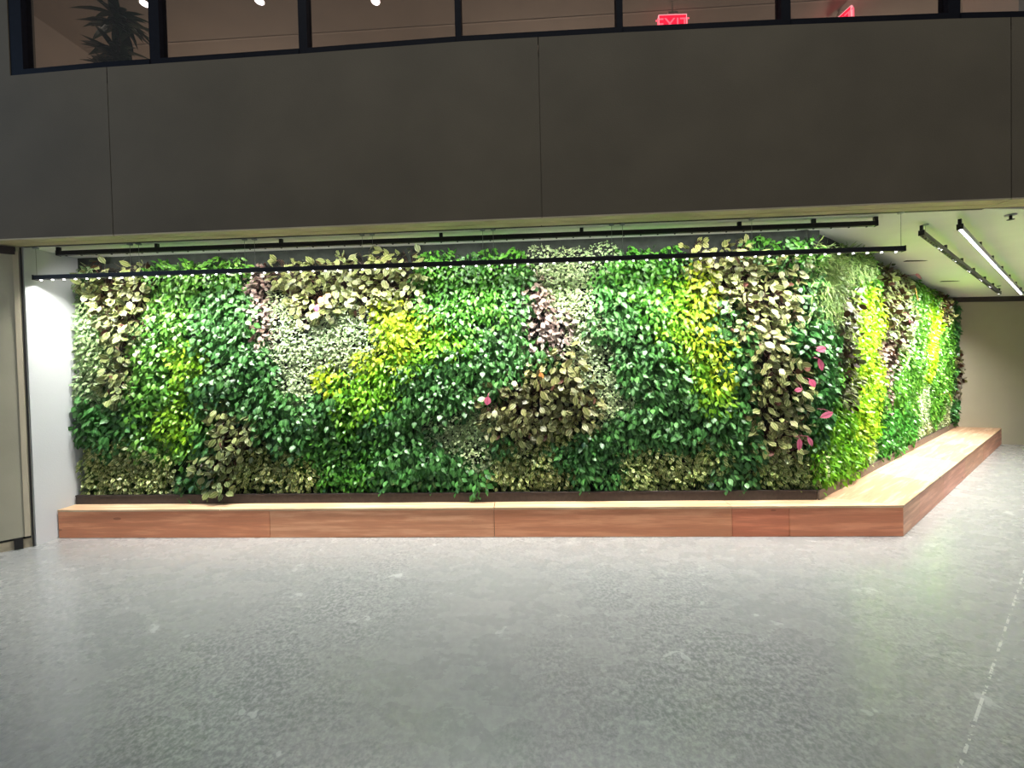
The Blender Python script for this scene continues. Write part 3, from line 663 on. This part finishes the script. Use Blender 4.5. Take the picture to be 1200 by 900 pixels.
accent('rust_leaved_plant', 'rust', [(0,.0,.3,-.8,.10,.07),(.06,.03,.8,-.5,.08,.05)], 'rust-brown leaved plant just above the single pink leaf in the upper olive row', 'leafy plant', 'F', -1.95, 2.25, .19)
accent(OV, 'pinkleaf', [(0,.0,-.1,-1,.10,.075)], 'bright pink leaf at the left tip of the brown patch in the middle', 'leafy plant', 'F', -.39, 1.29, .21)
accent('rust_leaved_plant', 'rust', [(0,0,.3,-.9,.085,.055)], 'orange-brown leaf at the top of the dark round patch right of the middle', 'leafy plant', 'F', .09, 1.50, .20)
accent(OV, 'pinkleaf', [(.06,.02,-.9,-.2,.13,.075)], 'pink leaf highest of the pink cluster near the corner', 'leafy plant', 'F', 2.53, 1.64, .23)
accent(OV, 'pinkleaf', [(0,.04,.15,-1,.14,.07)], 'reddish pink leaf second from the top of the cluster near the corner', 'leafy plant', 'F', 2.53, 1.53, .22)
accent(OV, 'pinkleaf', [(0,.03,.3,-.7,.10,.08),(-.06,-.06,-.9,-.1,.10,.05)], 'dusky pink pair of leaves in the middle of the cluster near the corner', 'leafy plant', 'F', 2.45, 1.36, .22)
accent(OV, 'pinkleaf', [(.06,0,-.95,-.25,.16,.065)], 'long pink leaf pointing left, lower in the cluster near the corner', 'leafy plant', 'F', 2.58, 1.09, .23)
accent(OV, 'pinkleaf', [(-.02,.05,-.2,-1,.14,.06),(.05,.06,.3,-1,.11,.055)], 'lowest pair of hanging pink leaves near the corner', 'leafy plant', 'F', 2.39, .82, .21)
accent(OV, 'pinkleaf', [(0,.05,.2,-1,.17,.11)], 'pale pink leaf high on the angled side past the first yellow band', 'leafy plant', 'W', 2.25, 2.03, .19)
accent(OV, 'pinkleaf', [(-.05,.03,.9,-.2,.2,.09)], 'red-pink leaf at the top edge of the angled side', 'leafy plant', 'W', 2.75, 2.55, .18)
accent('rust_leaved_plant', 'rust', [(0,.08,.2,-1,.16,.10),(.08,.0,.1,-1,.14,.09),(.1,-.2,.1,-1,.16,.1)], 'rust-red leaved plant below the top edge of the angled side', 'leafy plant', 'W', 2.7, 2.36, .17)
accent('rust_leaved_plant', 'rust', [(-.03,.05,.6,-.8,.12,.08),(.05,.02,.3,-.9,.10,.07)], 'orange-brown leaves left of the first yellow band of the angled side', 'leafy plant', 'W', .98, 2.03, .19)
accent('rust_leaved_plant', 'rust', [(0,.1,.2,-1,.22,.15)], 'rust-brown leaf low on the far half of the angled side', 'leafy plant', 'W', 4.58, .87, .18)


# ------------------------------------------------------------------ track lights
disc = MB(); disc.tube([(0,0,0),(0,0,-.006)], .0075, 8)
def track(name, A, B, label, nlens, lens_mat, rail_mat, wires, brackets, drop, lens_z=-.022, size=(.034,.040), lens_dir=(0,0,0), both=False):
    A = Vector(A); B = Vector(B); mid = (A+B)/2; D = B-A; d = D.normalized()
    t = tag(empty(name, mid), label, 'light')
    inv = Matrix.Translation(-mid)
    def ch(o): o.parent = t; o.matrix_parent_inverse = inv; return o
    ch(MB().bar(A, B, *size).build('rail', rail_mat, bevel=.003))
    for p, sg in ((A, -1), (B, 1)): ch(MB().bar(p+d*sg*.002, p+d*sg*.008, size[0]+.006, size[1]+.006).build('end_cap', M['black']))
    lm = None
    for i in range(nlens):
        p = A + D*((i+.5)/nlens) + Vector(lens_dir) + Vector((0,0,lens_z))
        if lm is None:
            lm = disc.mesh('lens'); lm.materials.append(lens_mat)
        o = bpy.data.objects.new('lens', lm); o.location = p - mid; link(o, t)
    for f in wires:
        p = A + D*f; zt = zceil(p.x)
        w = ch(MB().tube([p+Vector((0,0,size[1]/2)), (p.x, p.y, zt)], .0016, 5).build('suspension_wire', M['wire']))
        ch(MB().tube([(p.x,p.y,zt-.012),(p.x,p.y,zt-.001)], .022, 12).build('ceiling_cup', M['silver']))
    for f in brackets:
        p = A + D*f; zt = zceil(p.x)
        ch(MB().bar(p+Vector((0,0,size[1]/2)), (p.x,p.y,min(zt-.001, p.z+drop)), .02, .03, d).build('bracket', M['black']))
    return t
T2A, T2B = (-4.545, 3.355, 2.479), (3.09, 3.325, 2.456)
wf = [.002, .122, .133, .264, .276, .405, .417, .545, .557, .690, .702, .842, .998]
track('track_light', T2A, T2B, 'long black track light hanging lowest on wires in front of the green wall', 68, M['led'], M['black'], wf, [], 0)
T1A, T1B = (-4.33, 3.374, 2.700), (2.954, 3.417, 2.700)
track('track_light', T1A, T1B, 'long black track light fixed close under the ceiling above the green wall', 50, M['lensoff'], M['black'], [], [.0, .13, .29, .49, .66, .845, .93, 1.0], .06)
Z3 = 2.585
T3A, T3B = T3
track('track_light', T3A, T3B, 'unlit-looking dark slanting track light nearer the angled green wall', 46, M['lensoff'], M['dark'], [.03, .99], [.0, .21, .39, .55, .72, .87, 1.0], .065)
T4A, T4B = T4
track('track_light', T4A, T4B, 'slanting track light with glaring white row of lenses on the right', 90, M['led_on'], M['silver'], [], [.0, .22, .39, .55, .70, .85, .98], .065)
# small items on the ceiling at the right
def slot(x, y, label):
    z = zceil(x); o = MB().box(x-.14, x+.14, y-.018, y+.018, z-.006, z-.0005).build('ceiling_slot', M['dark']); tag(o, label, 'vent')
slot(4.66, 4.84, 'short thin dark slot in the ceiling nearer the front'); slot(6.1, 5.85, 'short thin dark slot in the ceiling farther back')
sp = tag(empty('ceiling_sprinkler', (4.04, 3.42, zceil(4.04))), 'tiny fire sprinkler on the ceiling at the right by the soffit', 'sprinkler')
MB().tube([(0,0,-.001),(0,0,-.008)], .035, 14).build('escutcheon', M['silver'], sp)
MB().tube([(0,0,-.008),(0,0,-.04)], .009, 8).tube([(0,0,-.04),(0,0,-.044)], .022, 10).build('head', M['dark'], sp)

# ------------------------------------------------------------------ upper floor behind the windows
ZU = 5.45
struct(MB().box(-7, 8, YL, 9, 2.86, 2.95).build('floor_upper', M['upper']), 'upper gallery floor')
struct(MB().box(-7, 8, YF, 9, ZU, ZU+.1).build('ceiling_upper', M['upper']), 'taupe ceiling of the upper gallery')
struct(MB().box(-7, 8, 9, 9.1, 2.95, ZU).build('wall_upper_back', M['upper']), 'back wall of the upper gallery')
struct(MB().box(-5.35, -5.25, YL, 9, 2.95, ZU).build('wall_upper_side', M['upper']), 'left wall of the upper gallery')
struct(MB().box(4.50, 4.95, 3.75, 4.2, 2.95, ZU).build('wall_upper_pier', M['upper_pale']), 'pale pier behind the right-hand window')
struct(MB().box(-5.2, 8, 4.395, 4.415, ZU-.004, ZU-.0005).build('trim_9', M['upper_line']), 'pale line across the upper ceiling')
struct(MB().prism([(-7, YF), (-4.397, YF), (-4.397, YL), (-7, YL)], lambda x, y: sill(x), 6.0).build('wall_upper_left', M['fascia']), 'dark concrete wall left of the upper windows')
WX = [(-4.395,-4.281), (-3.143,-3.052), (-1.85,-1.777), (-.545,-.496), (.752,.800), (2.021,2.093), (3.261,3.349), (4.63,4.70)]
YM = 3.165
for i in range(7):
    (a0_, a1_), (b0_, b1_) = WX[i], WX[i+1]
    m = MB()
    m.box(a0_, a1_, YM-.025, YM+.05, sill(a1_)-.01, 6.0)
    if i == 6: m.box(b0_, b1_, YM-.025, YM+.05, sill(b0_)-.01, 6.0)
    xs = [a1_] + [x for x, z in SILL if a1_ < x < b0_] + [b0_]
    for p, q in zip(xs, xs[1:]):
        m.add([(p,YM-.03,sill(p)),(q,YM-.03,sill(q)),(q,YM+.05,sill(q)),(p,YM+.05,sill(p)),(p,YM-.03,sill(p)+.045),(q,YM-.03,sill(q)+.045),(q,YM+.05,sill(q)+.045),(p,YM+.05,sill(p)+.045)],
              [(0,1,5,4),(4,5,6,7),(3,7,6,2),(0,3,2,1),(1,2,6,5),(0,4,7,3)])
    m.box(a1_, b0_, YM-.025, YM+.05, 5.95, 6.0)
    w = struct(m.build('window_%d' % (i+1), M['frame']), 'black-framed upper window %s' % ('with the potted plant behind it','second from the left','third from the left','in the middle','with the red exit sign behind it','with the slanted red sign behind it','at the far right')[i])
    MB().box(a1_, b0_, YM+.01, YM+.016, sill(b0_)-.0, 5.95).build('pane', M['glass'], w)
# downlights
for (x, y), lab in zip(((-3.94,3.906),(-2.743,3.963),(-1.541,4.05)), ('behind the first upper window above the plant','behind the second upper window','behind the third upper window')):
    dl = tag(empty('downlight', (x, y, ZU)), 'small round ceiling downlight ' + lab, 'light')
    MB().tube([(0,0,-.001),(0,0,-.012)], .055, 16).build('trim_ring', M['upper_pale'], dl)
    MB().tube([(0,0,-.0125),(0,0,-.016)], .042, 16).build('lens', M['downlight'], dl)
# exit signs
def exit_sign(loc, rz, label, drop):
    s = tag(empty('exit_sign', loc), label, 'sign'); s.rotation_euler = (0, 0, rz)
    MB().box(-.145, .145, -.008, .008, -.20, 0).build('panel', M['exit_face'], s)
    m = MB(); m.box(-.152, .152, -.012, .012, 0, .006); m.box(-.152, -.145, -.012, .012, -.2, 0); m.box(.145, .152, -.012, .012, -.2, 0)
    m.build('edge', M['exit_edge'], s)
    MB().box(-.05, .05, -.02, .02, .006, .03).tube([(0,0,.03),(0,0,drop)], .008, 8).build('hanger', M['upper_pale'], s)
    for sg in (-1, 1):
        cu = bpy.data.curves.new('letters', 'FONT'); cu.body = 'EXIT'; cu.size = .175; cu.align_x = 'CENTER'; cu.align_y = 'CENTER'; cu.extrude = .0012
        tmp = bpy.data.objects.new('tmp', cu); COL.objects.link(tmp)
        me = bpy.data.meshes.new_from_object(tmp.evaluated_get(bpy.context.evaluated_depsgraph_get()))
        bpy.data.objects.remove(tmp)
        me.materials.append(M['exit_letter'])
        o = bpy.data.objects.new('letters', me); link(o, s)
        o.location = (0, sg*.0095, -.10); o.rotation_euler = (math.pi/2, 0, math.pi if sg > 0 else 0)
    return s
exit_sign((1.625, 4.3, 5.305), 0.03, 'glowing red EXIT sign hanging behind the fifth upper window', ZU-5.305)
exit_sign((3.55, 4.55, 5.375), math.radians(-80), 'red sign seen almost edge-on behind the sixth upper window', ZU-5.375)
# potted dracaena by the first window
pl = tag(empty('potted_plant', (-4.22, 3.86, 2.95)), 'dark bushy potted plant standing behind the first upper window', 'plant')
MB().tube([(0,0,0),(0,0,.05),(0,0,.42),(0,0,.45)], [.14,.15,.2,.21], 20).build('pot', M['pot'], pl)
MB().tube([(.02,0,.4),(.01,.0,1.4),(.03,0,2.28)], [.022,.018,.014], 8).build('trunk', M['bark'], pl)
MB().tube([(-.05,.03,.4),(-.07,.03,1.3),(-.05,.02,1.95)], [.02,.016,.013], 8).build('trunk', M['bark'], pl)
MB().tube([(.07,.05,.4),(.09,.04,1.3),(.08,.03,1.85)], [.02,.016,.013], 8).build('trunk', M['bark'], pl)
for (cx, cy, cz, n, L) in ((.03,0,2.30,60,.27), (-.06,.02,1.98,44,.24), (.08,.03,1.86,40,.20), (-.01,.0,1.76,40,.22)):
    m = LeafMesh(); rnd = random.Random(cz)
    for i in range(n):
        th = rnd.random()*6.283; el = rnd.uniform(-.5, .9)
        m.leaf((cx, cy, cz+rnd.uniform(-.10,.06)), (math.cos(th)*math.cos(el), math.sin(th)*math.cos(el), math.sin(el)), (0,0,1), L*rnd.uniform(.7,1.1), .058, STRAP, rnd.uniform(.35,.75), .1, rnd.random())
    o = bpy.data.objects.new('leaf_crown', m.mesh('leaf_crown', LM['dracaena'])); link(o, pl)

# ------------------------------------------------------------------ light
def area(loc, direction, sx, sy, power, color=(1,1,1), spread=180, name='lamp'):
    l = bpy.data.lights.new(name, 'AREA'); l.shape = 'RECTANGLE'; l.size = sx; l.size_y = sy; l.energy = power; l.color = color
    l.spread = math.radians(spread)
    o = bpy.data.objects.new(name, l); COL.objects.link(o); o.location = loc
    return o, Vector(direction)
def aim(o, d, xaxis):
    z = -d.normalized(); x = Vector(xaxis); x = (x - z*x.dot(z)).normalized(); y = z.cross(x)
    o.rotation_euler = Matrix((x, y, z)).transposed().to_euler()
LEDC = (1.0, .985, .93)
n = 7
A = Vector(T2A); B = Vector(T2B)
for i in range(n):
    p = A + (B-A)*((i+.5)/n) + Vector((0, 0, -.034))
    o, d = area(p, (0, P_TILT, -1), (B-A).length/n, .03, P_FRONT, LEDC, P_SPREAD, 'track_lamp'); aim(o, d, (1,0,0))
A = Vector(T1A); B = Vector(T1B)
for i in range(n):
    p = A + (B-A)*((i+.5)/n) + Vector((0, 0, -.03))
    o, d = area(p, (0, .95, -1), (B-A).length/n, .03, P_REAR, LEDC, 150, 'track_lamp'); aim(o, d, (1,0,0))
for (A, B, pw, wt_, wd_, sp_) in ((T3A, T3B, P_W3, -.55, .02, 120), (T4A, T4B, P_W4, P_WT, .007, 112)):
    A = Vector(A); B = Vector(B)
    for i in range(6):
        p = A + (B-A)*((i+.5)/6) + Vector((0, 0, -.034))
        o, d = area(p, Vector((0,0,-1)) + N*wt_, (B-A).length/6, wd_, pw, LEDC, sp_, 'track_lamp'); aim(o, d, U)
# unseen point lights added to brighten the upper gallery ceiling
for x, y, e in ((-3.5, 6.0, P_UP), (.3, 6.0, P_UP), (4.2, 6.0, P_UP)):
    l = bpy.data.lights.new('gallery_fill', 'POINT'); l.energy = e; l.color = (1,.83,.72); l.shadow_soft_size = .2
    o = bpy.data.objects.new('gallery_fill', l); COL.objects.link(o); o.location = (x, y, 4.3)
# cool fill added far to the left to turn the gallery front bluish
o, d = area((-10, -.5, 6.0), (.9, .45, -.35), 2.5, 2.5, P_SIDE, (.32,.60,1.0), 120, 'side_fill_light'); aim(o, d, (0,1,0))
# unseen overhead fill, added to brighten the atrium floor
o, d = area((-.5, .4, 11), (0, 0, -1), 12, 4, P_OVERHEAD, (.90,.96,1.0), 180, 'overhead_fill'); aim(o, d, (1,0,0))
# cool daylight from the atrium behind the viewer
w = bpy.data.worlds.new('World'); sc.world = w; w.use_nodes = True
bg = w.node_tree.nodes['Background']; bg.inputs[0].default_value = (*P_WCOL, 1); bg.inputs[1].default_value = P_WORLD

# ------------------------------------------------------------------ camera
cam = bpy.data.cameras.new('camera'); co = bpy.data.objects.new('camera', cam); COL.objects.link(co)
roll, pitch, yaw, sy = .0233, .0167, .0467, -18.4813
F_ = Vector((-math.sin(yaw)*math.cos(pitch), math.cos(yaw)*math.cos(pitch), -math.sin(pitch)))
R_ = Vector((math.cos(yaw), math.sin(yaw), 0)); U_ = R_.cross(F_)
# horizon in the picture runs along (cos roll, -sin roll)
cr, sr = math.cos(roll), math.sin(roll)
X_ = R_*cr - U_*sr; Y_ = R_*sr + U_*cr
co.matrix_world = Matrix.Translation((0, 0, 1.6)) @ Matrix((X_, Y_, -F_)).transposed().to_4x4()
cam.sensor_width = 36; cam.lens = 450/1200*36; cam.shift_y = sy/1200; cam.clip_start = .05
sc.camera = co
sc.view_settings.view_transform = 'Standard'; sc.view_settings.look = 'None'
sc.view_settings.exposure = P_EXP
sc.cycles.max_bounces = 6; sc.cycles.diffuse_bounces = 3; sc.cycles.glossy_bounces = 3; sc.cycles.transmission_bounces = 4
sc.cycles.transparent_max_bounces = 6; sc.cycles.sample_clamp_indirect = 6; sc.cycles.use_denoising = True
